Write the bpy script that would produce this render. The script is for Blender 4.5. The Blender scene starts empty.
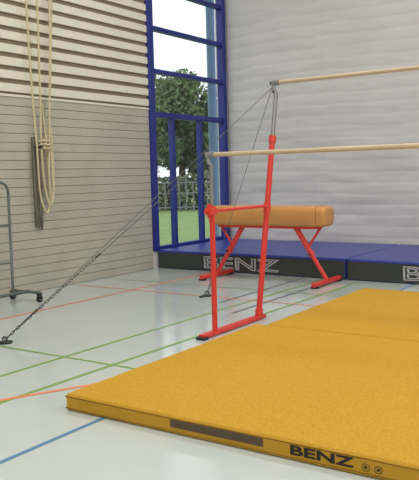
import bpy, bmesh, math, random
from mathutils import Vector, Matrix, noise
random.seed(4)
sc=bpy.context.scene
sc.view_settings.view_transform='Standard'
sc.view_settings.look='None'
COL=sc.collection

# ------------------------------------------------------------ materials
def srgb(c):
    return tuple(((x/255)/12.92 if x/255<=.04045 else ((x/255+.055)/1.055)**2.4) for x in c)+(1,)
def mat(name,c,rough=.6,metal=0,var=.0,scale=8,bump=0,bscale=60,spec=.5,c2=None):
    m=bpy.data.materials.new(name);m.use_nodes=True
    nt=m.node_tree;b=nt.nodes['Principled BSDF']
    b.inputs['Roughness'].default_value=rough;b.inputs['Metallic'].default_value=metal
    b.inputs['Specular IOR Level'].default_value=spec
    base=srgb(c)
    b.inputs['Base Color'].default_value=base
    tc=nt.nodes.new('ShaderNodeTexCoord')
    if var>0 or c2:
        n=nt.nodes.new('ShaderNodeTexNoise');n.inputs['Scale'].default_value=scale;n.inputs['Detail'].default_value=6
        nt.links.new(tc.outputs['Object'],n.inputs['Vector'])
        r=nt.nodes.new('ShaderNodeValToRGB')
        r.color_ramp.elements[0].position=.3;r.color_ramp.elements[1].position=.7
        if c2: lo=base;hi=srgb(c2)
        else:
            lo=tuple(x*(1-var) for x in base[:3])+(1,);hi=tuple(min(1,x*(1+var)) for x in base[:3])+(1,)
        r.color_ramp.elements[0].color=lo;r.color_ramp.elements[1].color=hi
        nt.links.new(n.outputs['Fac'],r.inputs['Fac']);nt.links.new(r.outputs['Color'],b.inputs['Base Color'])
    if bump>0:
        n2=nt.nodes.new('ShaderNodeTexNoise');n2.inputs['Scale'].default_value=bscale;n2.inputs['Detail'].default_value=4
        nt.links.new(tc.outputs['Object'],n2.inputs['Vector'])
        bp=nt.nodes.new('ShaderNodeBump');bp.inputs['Strength'].default_value=bump;bp.inputs['Distance'].default_value=.01
        nt.links.new(n2.outputs['Fac'],bp.inputs['Height']);nt.links.new(bp.outputs['Normal'],b.inputs['Normal'])
    return m
M={}
M['floor']=mat('gym_floor_vinyl',(194,204,200),.13,var=.03,scale=1.2,bump=.03,bscale=2.5,spec=.6)
M['board']=mat('wall_board_grey',(180,175,162),.6,var=.06,scale=2.5)
M['gap']=mat('wall_gap_dark',(116,110,98),.8)
M['slat']=mat('slat_cream',(224,219,204),.6,var=.03,scale=3)
M['slatgap']=mat('slat_gap_brown',(132,118,98),.8)
M['plaster']=mat('plaster_white',(215,213,208),.8,var=.02)
M['ceil']=mat('ceiling_white',(215,215,212),.8)
M['curtain']=mat('curtain_fabric',(208,206,206),.7,var=.04,scale=1.5,bump=.15,bscale=90)
M['blueframe']=mat('window_frame_blue',(20,40,128),.35)
M['ymat']=mat('mat_top_ochre',(210,164,60),.9,c2=(190,144,42),scale=85,bump=.5,bscale=240,spec=.2)
M['yside']=mat('mat_side_ochre',(196,148,42),.6,var=.06,scale=5,spec=.3)
M['yseam']=mat('mat_seam_brown',(138,98,24),.7)
M['velcro']=mat('velcro_grey',(92,78,60),.95,var=.1,scale=60)
M['print']=mat('print_black',(18,16,15),.5)
M['bmat']=mat('mat_vinyl_blue',(46,58,148),.35,var=.06,scale=3)
M['bside']=mat('mat_side_black',(56,60,60),.5,var=.08,scale=3)
M['btext']=mat('print_grey',(176,176,180),.6)
M['red']=mat('painted_steel_red',(222,60,50),.35,var=.04)
M['steel']=mat('steel_grey',(150,152,152),.4,metal=.7)
M['dsteel']=mat('steel_dark',(58,58,62),.45,metal=.5)
M['cable']=mat('cable_grey',(104,106,112),.5,metal=.4)
M['bar']=mat('bar_wood',(200,178,148),.45,var=.08,scale=10)
M['leather']=mat('leather_tan',(204,146,84),.5,var=.08,scale=4,bump=.1,bscale=80)
M['leather_d']=mat('leather_seam',(150,100,56),.5)
M['rope']=mat('rope_hemp',(214,200,164),.9,var=.12,scale=60,bump=.8,bscale=120)
M['strap']=mat('strap_grey',(116,110,98),.8)
M['cart']=mat('cart_tube_greygreen',(104,114,108),.4,metal=.3)
M['rubber']=mat('rubber_dark',(30,32,36),.7)
M['grass']=mat('grass',(124,152,88),.95,c2=(144,168,108),scale=1.5,bump=.4,bscale=8)
M['leaf']=mat('leaf_green',(88,116,74),.8,c2=(124,150,104),scale=.8)
M['bark']=mat('bark',(84,70,56),.9,var=.2)
M['hedge']=mat('hedge_green',(96,114,84),.9,c2=(130,142,116),scale=2)
M['fence']=mat('fence_grey',(132,138,138),.6)
M['column']=mat('outside_column_bluegrey',(92,124,160),.5)
M['lgreen']=mat('line_green',(128,168,84),.4)
M['lorange']=mat('line_orange',(236,132,92),.4)
M['lblue']=mat('line_blue',(84,134,174),.4)
M['ldark']=mat('line_dark',(86,96,102),.4)
def lampmat():
    m=bpy.data.materials.new('luminaire_diffuser');m.use_nodes=True
    b=m.node_tree.nodes['Principled BSDF'];b.inputs['Emission Color'].default_value=(1,.97,.92,1);b.inputs['Emission Strength'].default_value=2
    return m
M['lamp']=lampmat()
def glassmat():
    m=bpy.data.materials.new('window_glass');m.use_nodes=True;nt=m.node_tree
    for n in list(nt.nodes): nt.nodes.remove(n)
    o=nt.nodes.new('ShaderNodeOutputMaterial');mx=nt.nodes.new('ShaderNodeMixShader')
    t=nt.nodes.new('ShaderNodeBsdfTransparent');g=nt.nodes.new('ShaderNodeBsdfGlossy');g.inputs['Roughness'].default_value=.02
    t.inputs['Color'].default_value=(.95,.98,.97,1)
    mx.inputs[0].default_value=.06
    nt.links.new(t.outputs[0],mx.inputs[1]);nt.links.new(g.outputs[0],mx.inputs[2]);nt.links.new(mx.outputs[0],o.inputs[0])
    return m
M['glass']=glassmat()

# ------------------------------------------------------------ geometry helpers
class B:
    """mesh builder: collects verts/faces with material slots -> one object"""
    def __init__(s): s.v=[];s.f=[];s.m=[];s.mats=[];s.sm=[]
    def mi(s,k):
        if k not in s.mats: s.mats.append(k)
        return s.mats.index(k)
    def add(s,vs,fs,k,smooth=False):
        o=len(s.v);s.v+=[tuple(v) for v in vs];i=s.mi(k)
        for f in fs: s.f.append(tuple(a+o for a in f));s.m.append(i);s.sm.append(smooth)
    def box(s,lo,hi,k,bev=0,rot=None,seg=3):
        lo=Vector(lo);hi=Vector(hi);c=(lo+hi)/2;d=hi-lo
        bm=bmesh.new();bmesh.ops.create_cube(bm,size=1);bmesh.ops.scale(bm,vec=d,verts=bm.verts)
        if bev>0: bmesh.ops.bevel(bm,geom=bm.edges[:],offset=bev,segments=seg,affect='EDGES',profile=.5)
        if rot: bmesh.ops.rotate(bm,cent=(0,0,0),matrix=rot,verts=bm.verts)
        bm.verts.index_update()
        s.add([v.co+c for v in bm.verts],[[v.index for v in f.verts] for f in bm.faces],k,False);bm.free()
    def tube(s,pts,r,k,n=12,cap=True,closed=False,radii=None):
        pts=[Vector(p) for p in pts];N=len(pts);T=[]
        for i in range(N):
            a=pts[(i-1)%N] if (i>0 or closed) else pts[0];b=pts[(i+1)%N] if (i<N-1 or closed) else pts[-1]
            T.append((b-a).normalized())
        up=Vector((0,0,1)) if abs(T[0].z)<.9 else Vector((1,0,0))
        x=T[0].cross(up).normalized();vs=[]
        for i in range(N):
            x=(x-T[i]*x.dot(T[i])).normalized();y=T[i].cross(x);rr=radii[i] if radii else r
            for j in range(n):
                a=2*math.pi*j/n;vs.append(pts[i]+(x*math.cos(a)+y*math.sin(a))*rr)
        fs=[]
        for i in range(N if closed else N-1):
            for j in range(n):
                i2=(i+1)%N
                fs.append((i*n+j,i*n+(j+1)%n,i2*n+(j+1)%n,i2*n+j))
        s.add(vs,fs,k,True)
        if cap and not closed:
            s.add(vs[:n],[tuple(range(n-1,-1,-1))],k);s.add(vs[-n:],[tuple(range(n))],k)
    def cyl(s,a,b,r,k,n=16): s.tube([a,b],r,k,n)
    def obj(s,name,parent=None):
        me=bpy.data.meshes.new(name);me.from_pydata(s.v,[],s.f)
        for k in s.mats: me.materials.append(M[k])
        me.polygons.foreach_set('material_index',s.m);me.polygons.foreach_set('use_smooth',s.sm);me.update()
        o=bpy.data.objects.new(name,me);COL.objects.link(o)
        if parent: o.parent=parent
        return o
def empty(name,loc=(0,0,0)):
    o=bpy.data.objects.new(name,None);o.empty_display_size=.1;COL.objects.link(o);return o
def arc(p0,p1,p2,n=8):
    p0,p1,p2=map(Vector,(p0,p1,p2))
    return [(1-t)**2*p0+2*t*(1-t)*p1+t*t*p2 for t in [i/n for i in range(n+1)]]
def text(body,name,x0,x1,z0,z1,y,k,parent,bold=.0,outline=False,ext=.001):
    cu=bpy.data.curves.new(name+'_c','FONT');cu.body=body;cu.offset=bold;cu.extrude=.001
    if outline: cu.fill_mode='NONE';cu.extrude=0;cu.bevel_depth=.03;cu.bevel_resolution=0
    to=bpy.data.objects.new(name+'_c',cu);COL.objects.link(to)
    bpy.context.view_layer.update()
    dg=bpy.context.evaluated_depsgraph_get();me=bpy.data.meshes.new_from_object(to.evaluated_get(dg))
    bpy.data.objects.remove(to)
    xs=[v.co.x for v in me.vertices];ys=[v.co.y for v in me.vertices]
    sx=(x1-x0)/(max(xs)-min(xs));sy=(z1-z0)/(max(ys)-min(ys));mx,my=min(xs),min(ys)
    for v in me.vertices:
        c=v.co.copy();v.co=((c.x-mx)*sx+x0,y-c.z*(.05 if outline else 1)*ext/.001-.0012,(c.y-my)*sy+z0)
    me.materials.clear();me.materials.append(M[k])
    o=bpy.data.objects.new(name,me);COL.objects.link(o);o.parent=parent;return o

XW=-7.3; YB=11.6; XR=8; YF=-6; H=7
# ------------------------------------------------------------ room shell
b=B();b.box((XW-.25,YF-.2,-.2),(XR+.2,YB+.2,0),'floor')
zl=[.0012]
def strip(a,c,w,k):
    a=Vector(a+(0,));c=Vector(c+(0,));n=(c-a).normalized().cross(Vector((0,0,1)))*w/2;z=zl[0];zl[0]+=.0002
    b.add([(a+n)+Vector((0,0,z)),(a-n)+Vector((0,0,z)),(c-n)+Vector((0,0,z)),(c+n)+Vector((0,0,z))],[(0,1,2,3)],k)
strip((-4.50,-4),(-4.30,9.2),.042,'lgreen')
strip((-3.98,-4),(-3.75,9.2),.042,'lgreen')
strip((-3.03,-4),(-3.03,11.2),.035,'lblue')
strip((-4.7,1.6),(-3.3,4.35),.04,'lorange')
strip((-6.25,-4),(-6.15,11.2),.04,'lorange')
strip((-4.12,6.5),(-4.12,11.2),.035,'ldark')
strip((-4.6,7.0),(-4.6,11.2),.035,'ldark')
strip((-7.2,4.25),(5,4.25),.032,'lgreen')
strip((-7.2,7.3),(5,7.3),.03,'lorange')
strip((-7.2,8.0),(5,8.0),.025,'lgreen')
b.obj('floor')
b=B();b.box((XW-.25,YF-.2,H),(XR+.2,YB+.2,H+.2),'ceil');b.obj('ceiling')
b=B();b.box((XW-.2,YB,0),(XR,YB+.2,H),'plaster');b.obj('wall_back')
b=B();b.box((XR,YF,0),(XR+.2,YB+.2,H),'plaster');b.obj('wall_right')
b=B();b.box((XW,YF-.2,0),(XR+.2,YF,H),'plaster');b.obj('wall_front')
WY0=9.17;WY1=11.48;WZ0=.28;WZ1=5.3
b=B()
b.box((XW-.2,YF,0),(XW-.02,WY0,H),'gap')
b.box((XW-.2,WY0,WZ1),(XW-.02,YB,H),'plaster')
b.box((XW-.2,WY0,0),(XW-.001,YB,WZ0),'plaster')
b.box((XW-.2,WY1,WZ0),(XW-.001,YB,WZ1),'plaster')
p=.1165
for i in range(22):
    b.box((XW-.02,YF,i*p+.004),(XW,WY0,(i+1)*p-.002),'board',bev=.003,seg=1)
z=22*p
b.box((XW-.02,YF,z),(XW+.012,WY0,z+.03),'slat')
b.box((XW-.019,YF,z+.03),(XW-.015,WY0,H),'slatgap')
z+=.06
while z<H-.15:
    b.box((XW-.015,YF,z),(XW+.012,WY0,z+.105),'slat',bev=.004,seg=1);z+=.165
b.obj('wall_left')

# window
b=B()
def fr(y0,y1,z0,z1,d=.06): b.box((XW-.10,y0,z0),(XW-.10+d+.06,y1,z1),'blueframe',bev=.006,seg=1)
fr(WY0,WY0+.15,WZ0,WZ1,.07);fr(WY1-.12,WY1,WZ0,WZ1,.07)
fr(WY0,WY1,WZ0,WZ0+.07);fr(WY0,WY1,WZ1-.08,WZ1)
for zz,t in ((2.50,.09),(3.2,.07),(3.88,.07),(4.55,.07)): fr(WY0+.1,WY1-.1,zz-t/2,zz+t/2,.05)
for yy in (9.84,10.66): fr(yy-.035,yy+.035,WZ0+.05,2.48,.04)
b.add([(XW-.07,WY0+.05,WZ0+.03),(XW-.07,WY1-.05,WZ0+.03),(XW-.07,WY1-.05,WZ1-.03),(XW-.07,WY0+.05,WZ1-.03)],[(0,1,2,3)],'glass')
b.obj('window_1')

# divider curtain : quilted, real relief
b=B();vs=[];fs=[];nx=260;nz=360;x0,x1=XW+.03,5.0;z0,z1=.02,6.9
for j in range(nz+1):
    z=z0+(z1-z0)*j/nz
    for i in range(nx+1):
        x=x0+(x1-x0)*i/nx
        wv=noise.noise(Vector((x*.55,z*.3,1.3)))*.06+noise.noise(Vector((x*1.9,z*1.2,7)))*.03
        ph=(z+wv)/.19;q=abs(math.sin(math.pi*ph))
        d=.013*(q**.35)
        d+=.018*noise.noise(Vector((x*.8,z*3.2,3)))+.008*noise.noise(Vector((x*3,z*9,9)))
        sx=((x-x0)/1.9)%1;d-=.012*math.exp(-((min(sx,1-sx))*1.9/.02)**2)
        vs.append((x,11.52-d,z))
for j in range(nz):
    for i in range(nx):
        a=j*(nx+1)+i;fs.append((a,a+1,a+nx+2,a+nx+1))
b.add(vs,fs,'curtain',True)
b.tube([(x0,11.52,6.92),(x1,11.52,6.92)],.03,'steel')
b.obj('divider_curtain')

# ------------------------------------------------------------ landing mats (ochre)
def ymat(x0,x1,y0,y1,front):
    e=empty('landing_mat')
    h=.112
    b=B();b.box((x0,y0,.003),(x1,y1,h-.004),'yside',bev=.012);b.obj('mat_body',e)
    b=B();b.box((x0+.006,y0+.006,h-.02),(x1-.006,y1-.006,h),'ymat',bev=.007);b.obj('mat_top_cover',e)
    b=B();
    lp=[(x0-.001,y0-.001),(x1+.001,y0-.001),(x1+.001,y1+.001),(x0-.001,y1+.001)]
    for zz in (.018,h-.020):
        b.tube([(x,y,zz) for x,y in lp],.003,'yseam',6,closed=True)
    b.obj('piping',e)
    if front:
        b=B();b.box((-2.50,y0-.004,.042),(-1.88,y0+.002,.088),'velcro',bev=.001,seg=1);b.obj('velcro_strip',e)
        text('BENZ','lettering',-1.715,-1.36,.034,.086,y0-.001,'print',e,bold=.03)
        b=B()
        for cx in (-1.30,-1.235):
            b.tube([(cx+.020*math.cos(t*math.pi/10),y0-.002,.050+.018*math.sin(t*math.pi/10)) for t in range(20)],.0016,'print',6,closed=True)
            b.box((cx-.007,y0-.003,.044),(cx+.007,y0,.056),'print')
        b.obj('round_logos',e)
    return e
ymat(-3.35,-1.0,3.25,5.70,True)
ymat(-3.25,-1.0,5.72,8.08,False)

# ------------------------------------------------------------ blue mats along the curtain
def bmat(x0,x1,tx0,tx1):
    e=empty('gymnastics_mat');y0,y1=9.26,11.42;h=.30
    b=B();b.box((x0,y0,.003),(x1,y1,h),'bmat',bev=.02);b.obj('mat_body',e)
    b=B();b.box((x0+.012,y0-.005,.012),(x1-.012,y0+.01,h-.035),'bside',bev=.003,seg=1);b.obj('side_panel',e)
    b=B();b.tube([(x0+.01,y0-.004,h-.03),(x1-.01,y0-.004,h-.03)],.006,'bmat',8)
    b.obj('piping',e)
    text('BENZ','lettering',tx0,tx1,.045,.235,y0-.006,'btext',e,outline=True)
    return e
bmat(-7.27,-3.985,-6.36,-5.02)
bmat(-3.965,-.68,-3.17,-1.83)

# ------------------------------------------------------------ uneven bars
e=empty('uneven_bars')
XL,XRt=-3.70,-.86
YL,YH=5.54,6.36;YHt=6.82;ZL,ZH=1.685,2.455
def upright(x,s,nm):
    b=B()
    b.box((x-.035,YL-.22,.008),(x+.035,YH+.10,.045),'red',bev=.006)
    b.box((x-.05,YL-.25,0),(x+.05,YL-.18,.025),'dsteel',bev=.004)
    # low post
    b.cyl((x,YL,.04),(x,YL,1.20),.026,'red');b.cyl((x,YL,1.18),(x,YL,1.215),.034,'red')
    b.cyl((x,YL,1.20),(x,YL,1.60),.020,'steel')
    b.box((x-.035,YL-.07,1.13),(x+.035,YL+.04,1.20),'red',bev=.01)
    b.cyl((x,YL-.05,1.11),(x,YL-.05,1.235),.018,'red');b.cyl((x,YL-.11,1.17),(x,YL-.06,1.17),.018,'red')
    # high post, leaning
    P0=Vector((x,YH,.04));P1=Vector((x,YHt,ZH-.07));f=lambda t:P0.lerp(P1,t)
    b.tube([f(0),f(.78)],.030,'red',16);b.tube([f(.76),f(.79)],.040,'red',16)
    b.tube([f(.78),f(.985)],.022,'steel',16)
    tb=.47;c=f(tb);b.tube([f(tb-.02),f(tb+.02)],.038,'red',16)
    b.tube([(x,YL,1.165),(x,c.y,1.165)],.016,'red',12)
    b.cyl(c+Vector((-.07,0,.02)),c+Vector((.0,0,.02)),.012,'dsteel')
    b.cyl(f(0),f(.03),.040,'red')
    b.obj('upright_'+nm,e)
    # heads
    b=B()
    for (yy,zz,yt) in ((YL,ZL,YL),(YHt,ZH,f(.985).y)):
        b.tube(arc((x,yt,zz-.12),(x-s*.05,yt,zz-.04),(x-s*.02,yy,zz),6),.02,'steel',12)
        b.cyl((x-s*.05,yy,zz),(x+s*.04,yy,zz),.028,'steel',16)
        b.cyl((x-s*.07,yy,zz),(x-s*.05,yy,zz),.018,'dsteel',12)
        b.cyl((x-s*.02,yt-.03,zz-.10),(x-s*.02,yt+.03,zz-.10),.012,'dsteel')
    b.obj('head_'+nm,e)
    # guy cables + chains
    b=B()
    A1=Vector((x-s*1.55,4.36,.03));A2=Vector((x-s*1.30,7.33,.03))
    def chain(a,c,n):
        d=(c-a)/n;L=d.length;t=d.normalized();u=t.cross(Vector((0,0,1))).normalized();w=t.cross(u)
        for i in range(n):
            m=a+d*(i+.5);v=u if i%2 else w
            b.tube([m+t*math.cos(q*math.pi/5)*L*.68+v*math.sin(q*math.pi/5)*.010 for q in range(10)],.0026,'dsteel',6,closed=True)
    lowh=Vector((x-s*.05,YL,ZL-.03));hih=Vector((x-s*.05,YHt,ZH-.05))
    for hd,A,fr_ in ((lowh,A1,.45),(hih,A1,.06),(hih,A2,.10)):
        m=A.lerp(hd,fr_);n=int((m-A).length/.036);chain(A,m,n)
        b.tube([m,hd],.0035,'cable',8)
        b.tube([m,m.lerp(hd,.05)],.007,'dsteel',8)
    b.obj('guy_cables_'+nm,e)
    b=B()
    for A in (A1,A2):
        b.tube([(A.x,A.y,0),(A.x,A.y,.012)],.07,'dsteel',24)
        b.tube([A+Vector((.03*math.cos(q*math.pi/6),0,.0+.028*math.sin(q*math.pi/6))) for q in range(7)],.008,'dsteel',8)
        b.box((A.x-.02,A.y-.15,.0),(A.x+.02,A.y-.04,.02),'dsteel',bev=.004)
    b.obj('floor_anchors_'+nm,e)
upright(XL,1,'near')
upright(XRt,-1,'far')
b=B();b.tube([(XL-.01,YL,ZL),(XRt+.01,YL,ZL)],.021,'bar',20);b.obj('low_bar',e)
b=B();b.tube([(XL-.01,YHt,ZH),(XRt+.01,YHt,ZH)],.021,'bar',20);b.obj('high_bar',e)

# ------------------------------------------------------------ vaulting horse
e=empty('vaulting_horse')
cx,cy,cz=-4.92,8.78,.915;Lh=.93;W=.175;Hh=.14
def sect(a,q):
    c,si=math.cos(a),math.sin(a);ex=2/4.6
    yy=W*abs(c)**ex*(1 if c>0 else -1);zz=Hh*abs(si)**ex*(1 if si>0 else -1)
    if zz<0: yy*=1-.10*(-zz/Hh)
    return yy*q,zz*q
b=B();vs=[];nv=40
us=[-1,-1,-.997,-.99,-.978,-.96,-.93,-.85,-.6,-.3,0,.3,.6,.85,.93,.96,.978,.99,.997,1,1]
qs=[.001,.60,.72,.82,.90,.95,.98,1,1,1,1,1,1,1,.98,.95,.90,.82,.72,.60,.001]
for uu,q in zip(us,qs):
    for j in range(nv):
        yy,zz=sect(2*math.pi*j/nv,q);vs.append((cx+Lh*uu,cy+yy,cz+zz))
fs=[(i*nv+j,i*nv+(j+1)%nv,(i+1)*nv+(j+1)%nv,(i+1)*nv+j) for i in range(len(us)-1) for j in range(nv)]
b.add(vs,fs,'leather',True);b.obj('leather_body',e)
b=B()
for sx in (-.86,.86):
    b.tube([(cx+Lh*sx,cy+sect(2*math.pi*j/32,1)[0],cz+sect(2*math.pi*j/32,1)[1]) for j in range(32)],.004,'leather_d',6,closed=True)
b.obj('leather_seams',e)
b=B()
b.box((cx-.78,cy-.09,cz-Hh-.03),(cx+.78,cy+.09,cz-Hh+.01),'red',bev=.006)
for s in (-1,1):
    top=Vector((cx+s*.42,cy,cz-Hh-.01));ft=Vector((cx+s*.87,cy,.07))
    m=top.lerp(ft,.52);d=(ft-top).normalized()
    b.tube([top,m],.038,'red',14);b.tube([m,ft],.030,'red',14);b.tube([m-d*.03,m+d*.03],.046,'red',14)
    q=top.lerp(ft,.40)
    b.tube([(cx+s*.80,cy,cz-Hh+.0),q],.018,'red',10)
    b.cyl(m+Vector((0,-.09,0)),m+Vector((0,-.03,0)),.012,'dsteel',10)
    fx=cx+s*.88
    b.box((fx-.035,cy-.42,.02),(fx+.035,cy+.40,.075),'red',bev=.012)
    for yy in (cy-.38,cy+.36): b.box((fx-.045,yy-.035,0),(fx+.045,yy+.035,.03),'rubber',bev=.006)
b.obj('steel_stand',e)

# ------------------------------------------------------------ climbing ropes at the wall
e=empty('climbing_ropes')
b=B();xr=XW+.09
def rp(pts,r=.013,k='rope'):
    P=[Vector(p) for p in pts];P=[P[0]*2-P[1]]+P+[P[-1]*2-P[-2]];o=[]
    for i in range(1,len(P)-2):
        for t in [q/8 for q in range(8)]:
            a,bb,c,d=P[i-1:i+3];o.append(.5*((2*bb)+(c-a)*t+(2*a-5*bb+4*c-d)*t*t+(3*bb-a-3*c+d)*t**3))
    o.append(P[-2]);b.tube(o,r,k,8)
rp([(xr,6.55,6.9),(xr,6.60,4),(xr,6.64,2.6),(xr+.02,6.66,1.9),(xr,6.70,1.3),(xr+.03,6.78,1.05),(xr,6.86,1.3),(xr,6.84,2.0),(xr,6.80,2.5)])
rp([(xr+.04,6.78,6.9),(xr+.04,6.76,4),(xr+.04,6.74,2.7),(xr+.04,6.72,1.9),(xr+.04,6.76,1.35),(xr+.05,6.83,1.15),(xr+.04,6.9,1.4),(xr+.04,6.88,2.0)])
rp([(xr+.02,7.05,6.9),(xr+.02,7.0,4),(xr+.02,6.94,2.8),(xr+.03,6.88,2.1),(xr+.03,6.84,1.5),(xr+.03,6.88,1.2),(xr+.03,6.93,1.5),(xr+.03,6.91,2.2)])
rp([(xr,7.12,6.9),(xr,7.08,4.4),(xr,6.98,2.9),(xr,6.9,2.2),(xr,6.80,1.9)],.009)
for i in range(3):
    zz=2.0-.05*i;b.tube([(xr+.02+.07*math.cos(t*math.pi/8),6.79+.09*math.sin(t*math.pi/8),zz+.01*math.sin(t)) for t in range(16)],.011,'rope',8,closed=True)
b.obj('ropes',e)
b=B()
b.box((XW+.001,6.66,.86),(XW+.03,6.75,2.06),'strap',bev=.006)
b.box((XW+.03,6.68,1.9),(XW+.16,6.73,1.94),'dsteel',bev=.004)
b.tube([(XW+.06,6.64,1.95),(XW+.07,6.63,1.2),(XW+.07,6.66,.85),(XW+.07,6.72,.83),(XW+.07,6.74,1.1),(XW+.06,6.74,1.9)],.012,'strap',8)
b.obj('wall_hook',e)

# ------------------------------------------------------------ equipment trolley at the left
e=empty('equipment_trolley')
b=B();x=-6.86
def fram(x):
    b.tube([(x,5.86,.12),(x,5.86,1.34)]+arc((x,5.86,1.34),(x,5.86,1.47),(x,5.72,1.47))+arc((x,4.84,1.47),(x,4.70,1.47),(x,4.70,1.34))+[(x,4.70,.12)],.017,'cart',12)
    b.tube([(x,4.70,.95),(x,5.86,.95)],.013,'cart');b.tube([(x,4.70,.5),(x,5.86,.5)],.013,'cart')
fram(x);
b.tube([(x,4.5,.115),(x,6.12,.115)],.020,'cart',12)
for yy in (4.56,6.06):
    b.tube([(x-.26,yy,.115),(x+.26,yy,.115)],.018,'cart',12)
b.obj('tube_frame',e)
b=B()
for yy in (4.56,6.06):
    for xx in (x-.24,x+.24):
        b.cyl((xx-.013,yy,.042),(xx+.013,yy,.042),.042,'rubber',20);b.cyl((xx-.017,yy,.042),(xx+.017,yy,.042),.018,'steel',12)
        b.box((xx-.024,yy-.02,.04),(xx-.018,yy+.02,.105),'dsteel');b.box((xx+.018,yy-.02,.04),(xx+.024,yy+.02,.105),'dsteel')
        b.box((xx-.026,yy-.03,.098),(xx+.026,yy+.03,.106),'dsteel')
b.obj('castors',e)

# ------------------------------------------------------------ outdoors
b=B();b.add([(-120,-40,-.03),(XW-.25,-40,-.03),(XW-.25,YB+.2,-.03),(XW-.25,120,-.03),(-120,120,-.03)],[(0,1,2,3,4)],'grass');b.obj('lawn')
def tree(c,rx,rz,trunk,nleaf,name):
    e=empty(name);b=B();c=Vector(c)
    b.tube([(c.x,c.y,-.03),(c.x+.05,c.y,c.z*.5),(c.x,c.y,c.z+rz*.3)],.1,'bark',10,radii=[.24,.17,.06])
    for i in range(7):
        a=i*.9;b.tube([(c.x,c.y,c.z-rz*.6+.25*i),(c.x+rx*.7*math.cos(a),c.y+rx*.7*math.sin(a),c.z-rz*.1+.3*i)],.06,'bark',6,radii=[.08,.02])
    b.obj('trunk',e)
    blobs=[]
    for i in range(46):
        d=Vector((random.gauss(0,1),random.gauss(0,1),random.gauss(0,1))).normalized()*random.uniform(.25,.80)
        blobs.append((c+Vector((d.x*rx,d.y*rx,d.z*rz)),random.uniform(.20,.34)*rx))
    b=B();vs=[];fs=[]
    for i in range(nleaf):
        bc,br=random.choice(blobs)
        d=Vector((random.gauss(0,1),random.gauss(0,1),random.gauss(0,1))).normalized()*br*random.uniform(.6,1.05)
        p=bc+d;s=random.uniform(.07,.15);q=Matrix.Rotation(random.uniform(0,6.3),3,Vector((random.gauss(0,1),random.gauss(0,1),random.gauss(0,1))).normalized())
        o=len(vs)
        for v in ((-s,0,0),(0,-s*.6,0),(s,0,0),(0,s*.6,0)): vs.append(p+q@Vector(v))
        fs.append((o,o+1,o+2,o+3))
    b.add(vs,fs,'leaf');b.obj('foliage',e)
tree((-21.2,29.1,3.9),3.0,3.1,0,30000,'tree')
tree((-19.0,31.8,3.1),2.6,2.7,0,20000,'tree')
tree((-25.2,29.0,3.2),2.8,2.8,0,16000,'tree')
R34=Matrix.Rotation(math.radians(34),3,'Z')
b=B();vs=[];fs=[]
for i in range(11000):
    u=random.uniform(-14,14);w=random.uniform(-.5,.5);z=random.uniform(0,1.55+.12*math.sin(u*1.7))
    p=Vector((-18.8,26.4,0))+R34@Vector((u,w,0));p.z=z
    s=random.uniform(.08,.16);q=Matrix.Rotation(random.uniform(0,6.3),3,Vector((random.gauss(0,1),random.gauss(0,1),random.gauss(0,1))).normalized());o=len(vs)
    for v in ((-s,0,0),(0,-s*.7,0),(s,0,0),(0,s*.7,0)): vs.append(p+q@Vector(v))
    fs.append((o,o+1,o+2,o+3))
b.add(vs,fs,'hedge')
b.obj('hedge')
b=B();o0=Vector((-18,25.0,0))
for i in range(-40,41):
    p=o0+R34@Vector((i*.3,0,0));b.box((p.x-.02,p.y-.02,-.03),(p.x+.02,p.y+.02,1.25 if i%6 else 1.4),'fence')
for z in (.15,.75,1.2):
    b.tube([o0+R34@Vector((-12,0,0))+Vector((0,0,z)),o0+R34@Vector((12,0,0))+Vector((0,0,z))],.03,'fence',6)
b.obj('garden_fence')
b=B();b.cyl((-7.95,12.0,-.03),(-7.95,12.0,7),.085,'column',20);b.cyl((-7.95,12.0,-.03),(-7.95,12.0,.05),.14,'column',20);b.obj('outside_column')

# ------------------------------------------------------------ luminaires
for yy in (-2.5,2.5,7.5):
    for xx in (-4,1,5.5):
        e=empty('ceiling_light')
        b=B();b.box((xx-.85,yy-.3,H-.14),(xx+.85,yy+.3,H),'plaster',bev=.01);b.obj('housing',e)
        b=B();b.box((xx-.8,yy-.25,H-.15),(xx+.8,yy+.25,H-.138),'lamp');b.obj('diffuser',e)
        l=bpy.data.lights.new('lamp','AREA');l.shape='RECTANGLE';l.size=2.2;l.size_y=1.2;l.energy=112;l.color=(1,.965,.925)
        o=bpy.data.objects.new('lamp',l);o.location=(xx,yy,H-.17);COL.objects.link(o);o.parent=e

# ------------------------------------------------------------ world
w=bpy.data.worlds.new('overcast_sky');sc.world=w;w.use_nodes=True
nt=w.node_tree;bg=nt.nodes['Background'];bg.inputs['Strength'].default_value=1.6
tc=nt.nodes.new('ShaderNodeTexCoord');n=nt.nodes.new('ShaderNodeTexNoise');n.inputs['Scale'].default_value=2;r=nt.nodes.new('ShaderNodeValToRGB')
r.color_ramp.elements[0].color=(.66,.70,.73,1);r.color_ramp.elements[1].color=(.78,.80,.81,1)
nt.links.new(tc.outputs['Generated'],n.inputs['Vector']);nt.links.new(n.outputs['Fac'],r.inputs['Fac']);nt.links.new(r.outputs['Color'],bg.inputs['Color'])

# ------------------------------------------------------------ camera
A=math.radians(34);P=math.atan(65/720);R=math.atan(.025)
fh=Vector((-math.sin(A),math.cos(A),0));r0=Vector((math.cos(A),math.sin(A),0))
f=fh*math.cos(P)-Vector((0,0,math.sin(P)));u0=r0.cross(f)
rr=math.cos(R)*r0-math.sin(R)*u0;uu=math.sin(R)*r0+math.cos(R)*u0
cd=bpy.data.cameras.new('camera');co=bpy.data.objects.new('camera',cd);COL.objects.link(co)
cd.sensor_fit='VERTICAL';cd.sensor_height=24;cd.lens=36
m=Matrix((rr,uu,-f)).transposed().to_4x4();m.translation=Vector((0,0,1.5));co.matrix_world=m
sc.camera=co
